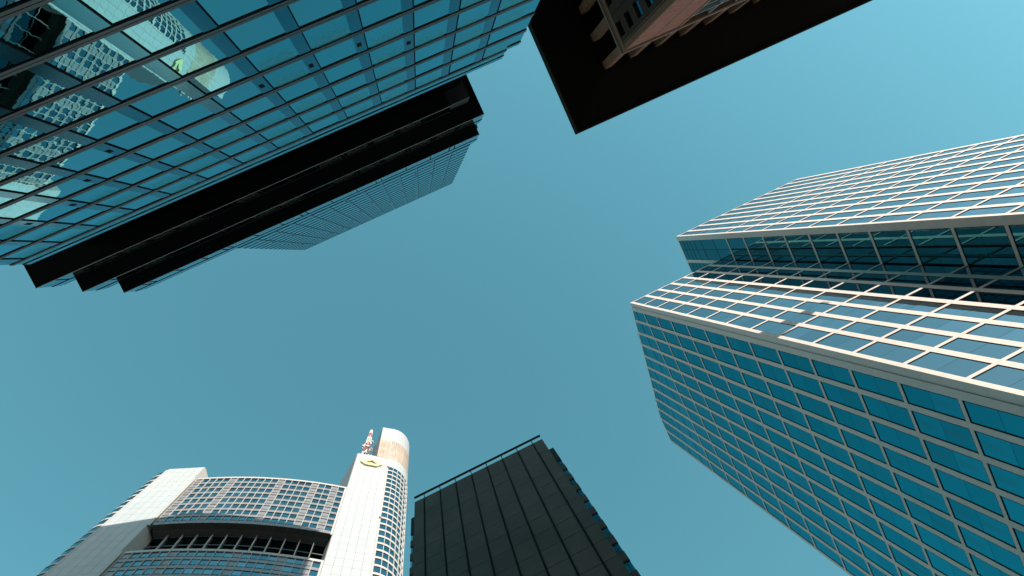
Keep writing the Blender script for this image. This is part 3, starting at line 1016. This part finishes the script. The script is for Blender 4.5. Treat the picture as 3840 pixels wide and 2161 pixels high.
# ------------------------------------------------------------------ antenna mast
def mast():
    base = SRa + dr_ * 2.0 - nr_ * 7.0
    z0, z1 = Hsr - 4.0, 290.0
    T = thing('antenna_mast', 'red and white lattice antenna mast on the roof of the white pylon tower', 'antenna',
              (base.x, base.y, z0))
    box('mast_foot', T, 'joint', (base.x - 2.0, base.x + 2.0), (base.y - 2.0, base.y + 2.0), (z0 - 6, z0 + 0.3))
    nseg = 12
    h = (z1 - z0) / nseg
    def w(z):
        return 1.55 - 1.2 * ((z - z0) / (z1 - z0)) ** 1.4
    for s in range(nseg):
        za, zb = z0 + s * h, z0 + (s + 1) * h
        mat = 'red' if s % 3 != 2 else 'white_paint'
        if s >= nseg - 3:
            mat = 'white_paint' if s % 2 else 'red'
        for i in range(4):
            ca = Vector((math.cos(math.pi / 4 + i * math.pi / 2), math.sin(math.pi / 4 + i * math.pi / 2), 0))
            cb = Vector((math.cos(math.pi / 4 + (i + 1) * math.pi / 2), math.sin(math.pi / 4 + (i + 1) * math.pi / 2), 0))
            a, b = base + ca * w(za), base + ca * w(zb)
            tube('mast_leg', T, mat, (a.x, a.y, za), (b.x, b.y, zb), 0.20, 6)
            c = base + cb * w(zb)
            tube('brace', T, mat, (a.x, a.y, za), (c.x, c.y, zb), 0.11, 5)
            tube('brace', T, mat, (b.x, b.y, zb), (c.x, c.y, zb), 0.11, 5)
    for k in range(26):
        z = z0 + random.choice((0.24, 0.3, 0.36, 0.5, 0.55, 0.6, 0.64, 0.68)) * (z1 - z0) + jit(1.5)
        a = random.uniform(0, 2 * math.pi)
        p = base + Vector((math.cos(a), math.sin(a), 0)) * (w(z) + random.uniform(0.3, 1.1))
        if k % 3:
            block('antenna_panel', T, random.choice(('white_paint', 'dish')), (p.x, p.y, z), (0.5, 0.3, random.uniform(1.4, 2.4)), a)
        else:
            d = Vector((math.cos(a), math.sin(a), 0))
            tube('dish', T, 'white_paint', (p.x, p.y, z), (p.x + d.x * 0.4, p.y + d.y * 0.4, z), random.uniform(0.5, 0.85), 12)
mast()

# ================================================================== dark panelled block (bottom centre)
D = 78.0 / 72.0
T5 = thing('slate_tower', 'dark grey panel-clad office block with roof rail and corner windows', 'building',
           (-4, 34, GROUND))
def slate_tower():
    T = T5
    yf = 23.3 * D
    x0, x1 = -11.57 * D, 3.28 * D
    H = 72.0 * D
    fl = 2.76 * D
    seams = [x * D for x in (-10.47, -8.66, -6.85, -5.03, -3.22, -1.42, 0.38, 2.17)]
    box('core', T, 'slate_joint', (x0 + 0.02, x1 - 0.02), (yf + 0.1, yf + 16), (GROUND, H - 0.02))
    panels = Pieces(T, 'panel')
    xs = [x0] + seams + [x1]
    ztops = [H, H - 2.6 * D - 1.3 * D]
    z = ztops[1]
    while z > GROUND + fl:
        z -= fl
        ztops.append(z)
    ztops.append(GROUND)
    for i in range(len(xs) - 1):
        a = xs[i] + (0.055 if i else 0)
        b = xs[i + 1] - (0.055 if i < len(xs) - 2 else 0)
        for j in range(len(ztops) - 1):
            panels.add('slate', ((a + b) / 2, yf + 0.06, (ztops[j] + ztops[j + 1]) / 2), (b - a, 0.12, ztops[j] - ztops[j + 1] - 0.05), jit(0.002), jit(0.002))
    for x in seams:
        for s in (-0.075, 0.075):
            box('seam_fin', T, 'slate_joint', (x + s - 0.012, x + s + 0.012), (yf - 0.025, yf + 0.02), (GROUND, H - 0.02))
    panels.flush()
    # roof rail on curved brackets
    zr, yr = H + 0.5, yf - 0.05
    tube('rail', T, 'rail', (x0 - 0.02, yr, zr + 0.75), (x1 + 0.02, yr, zr + 0.75), 0.14, 10)
    for x in seams:
        tube('rail_post', T, 'rail', (x, yr + 0.25, H - 0.6), (x, yr, zr + 0.75), 0.055, 6)
    # side wings set back, with stacked windows at the corner
    for side in (1, -1):
        xa = x1 if side > 0 else x0
        wid = 0.53 * D
        xb = xa + side * wid
        Ht = 69.0 * D
        lo, hi = min(xa, xb), max(xa, xb)
        yb = yf + 0.4
        box('wing_core', T, 'slate_joint', (lo + (0.02 if side > 0 else 0.15), hi - (0.15 if side > 0 else 0.02)), (yb + 0.7, yb + 14), (GROUND, Ht - 0.1))
        box('wing_cap', T, 'slate_joint', (lo, hi), (yb, yb + 14), (64.9 * D, Ht))
        z = 64.9 * D
        k = 0
        while z > 8:
            zw = z - 1.45 * D
            # front spandrel panels and real openings
            w = box('corner_window', T, 'dark_window', (lo + 0.03, hi - 0.03), (yb + 0.08, yb + 0.13), (zw, z))
            box('window_bar', w, 'rail', (lo, hi), (yb + 0.03, yb + 0.075), (z - 0.09, z))
            box('window_bar', w, 'rail', ((lo + hi) / 2 - 0.03, (lo + hi) / 2 + 0.03), (yb + 0.035, yb + 0.075), (zw, z - 0.09))
            zn = z - fl
            box('spandrel', T, 'slate', (lo, hi), (yb, yb + 0.6), (zn, zw))
            # side face of the wing: window and spandrel
            if side > 0:
                box('spandrel', T, 'slate', (hi - 0.12, hi + 0.0), (yb + 0.602, yb + 14), (zn, zw))
                box('corner_window', T, 'dark_window', (hi - 0.09, hi - 0.05), (yb + 0.3, yb + 13), (zw, z))
            else:
                box('spandrel', T, 'slate', (lo, lo + 0.12), (yb + 0.602, yb + 14), (zn, zw))
                box('corner_window', T, 'dark_window', (lo + 0.05, lo + 0.09), (yb + 0.3, yb + 13), (zw, z))
            z = zn
            k += 1
slate_tower()
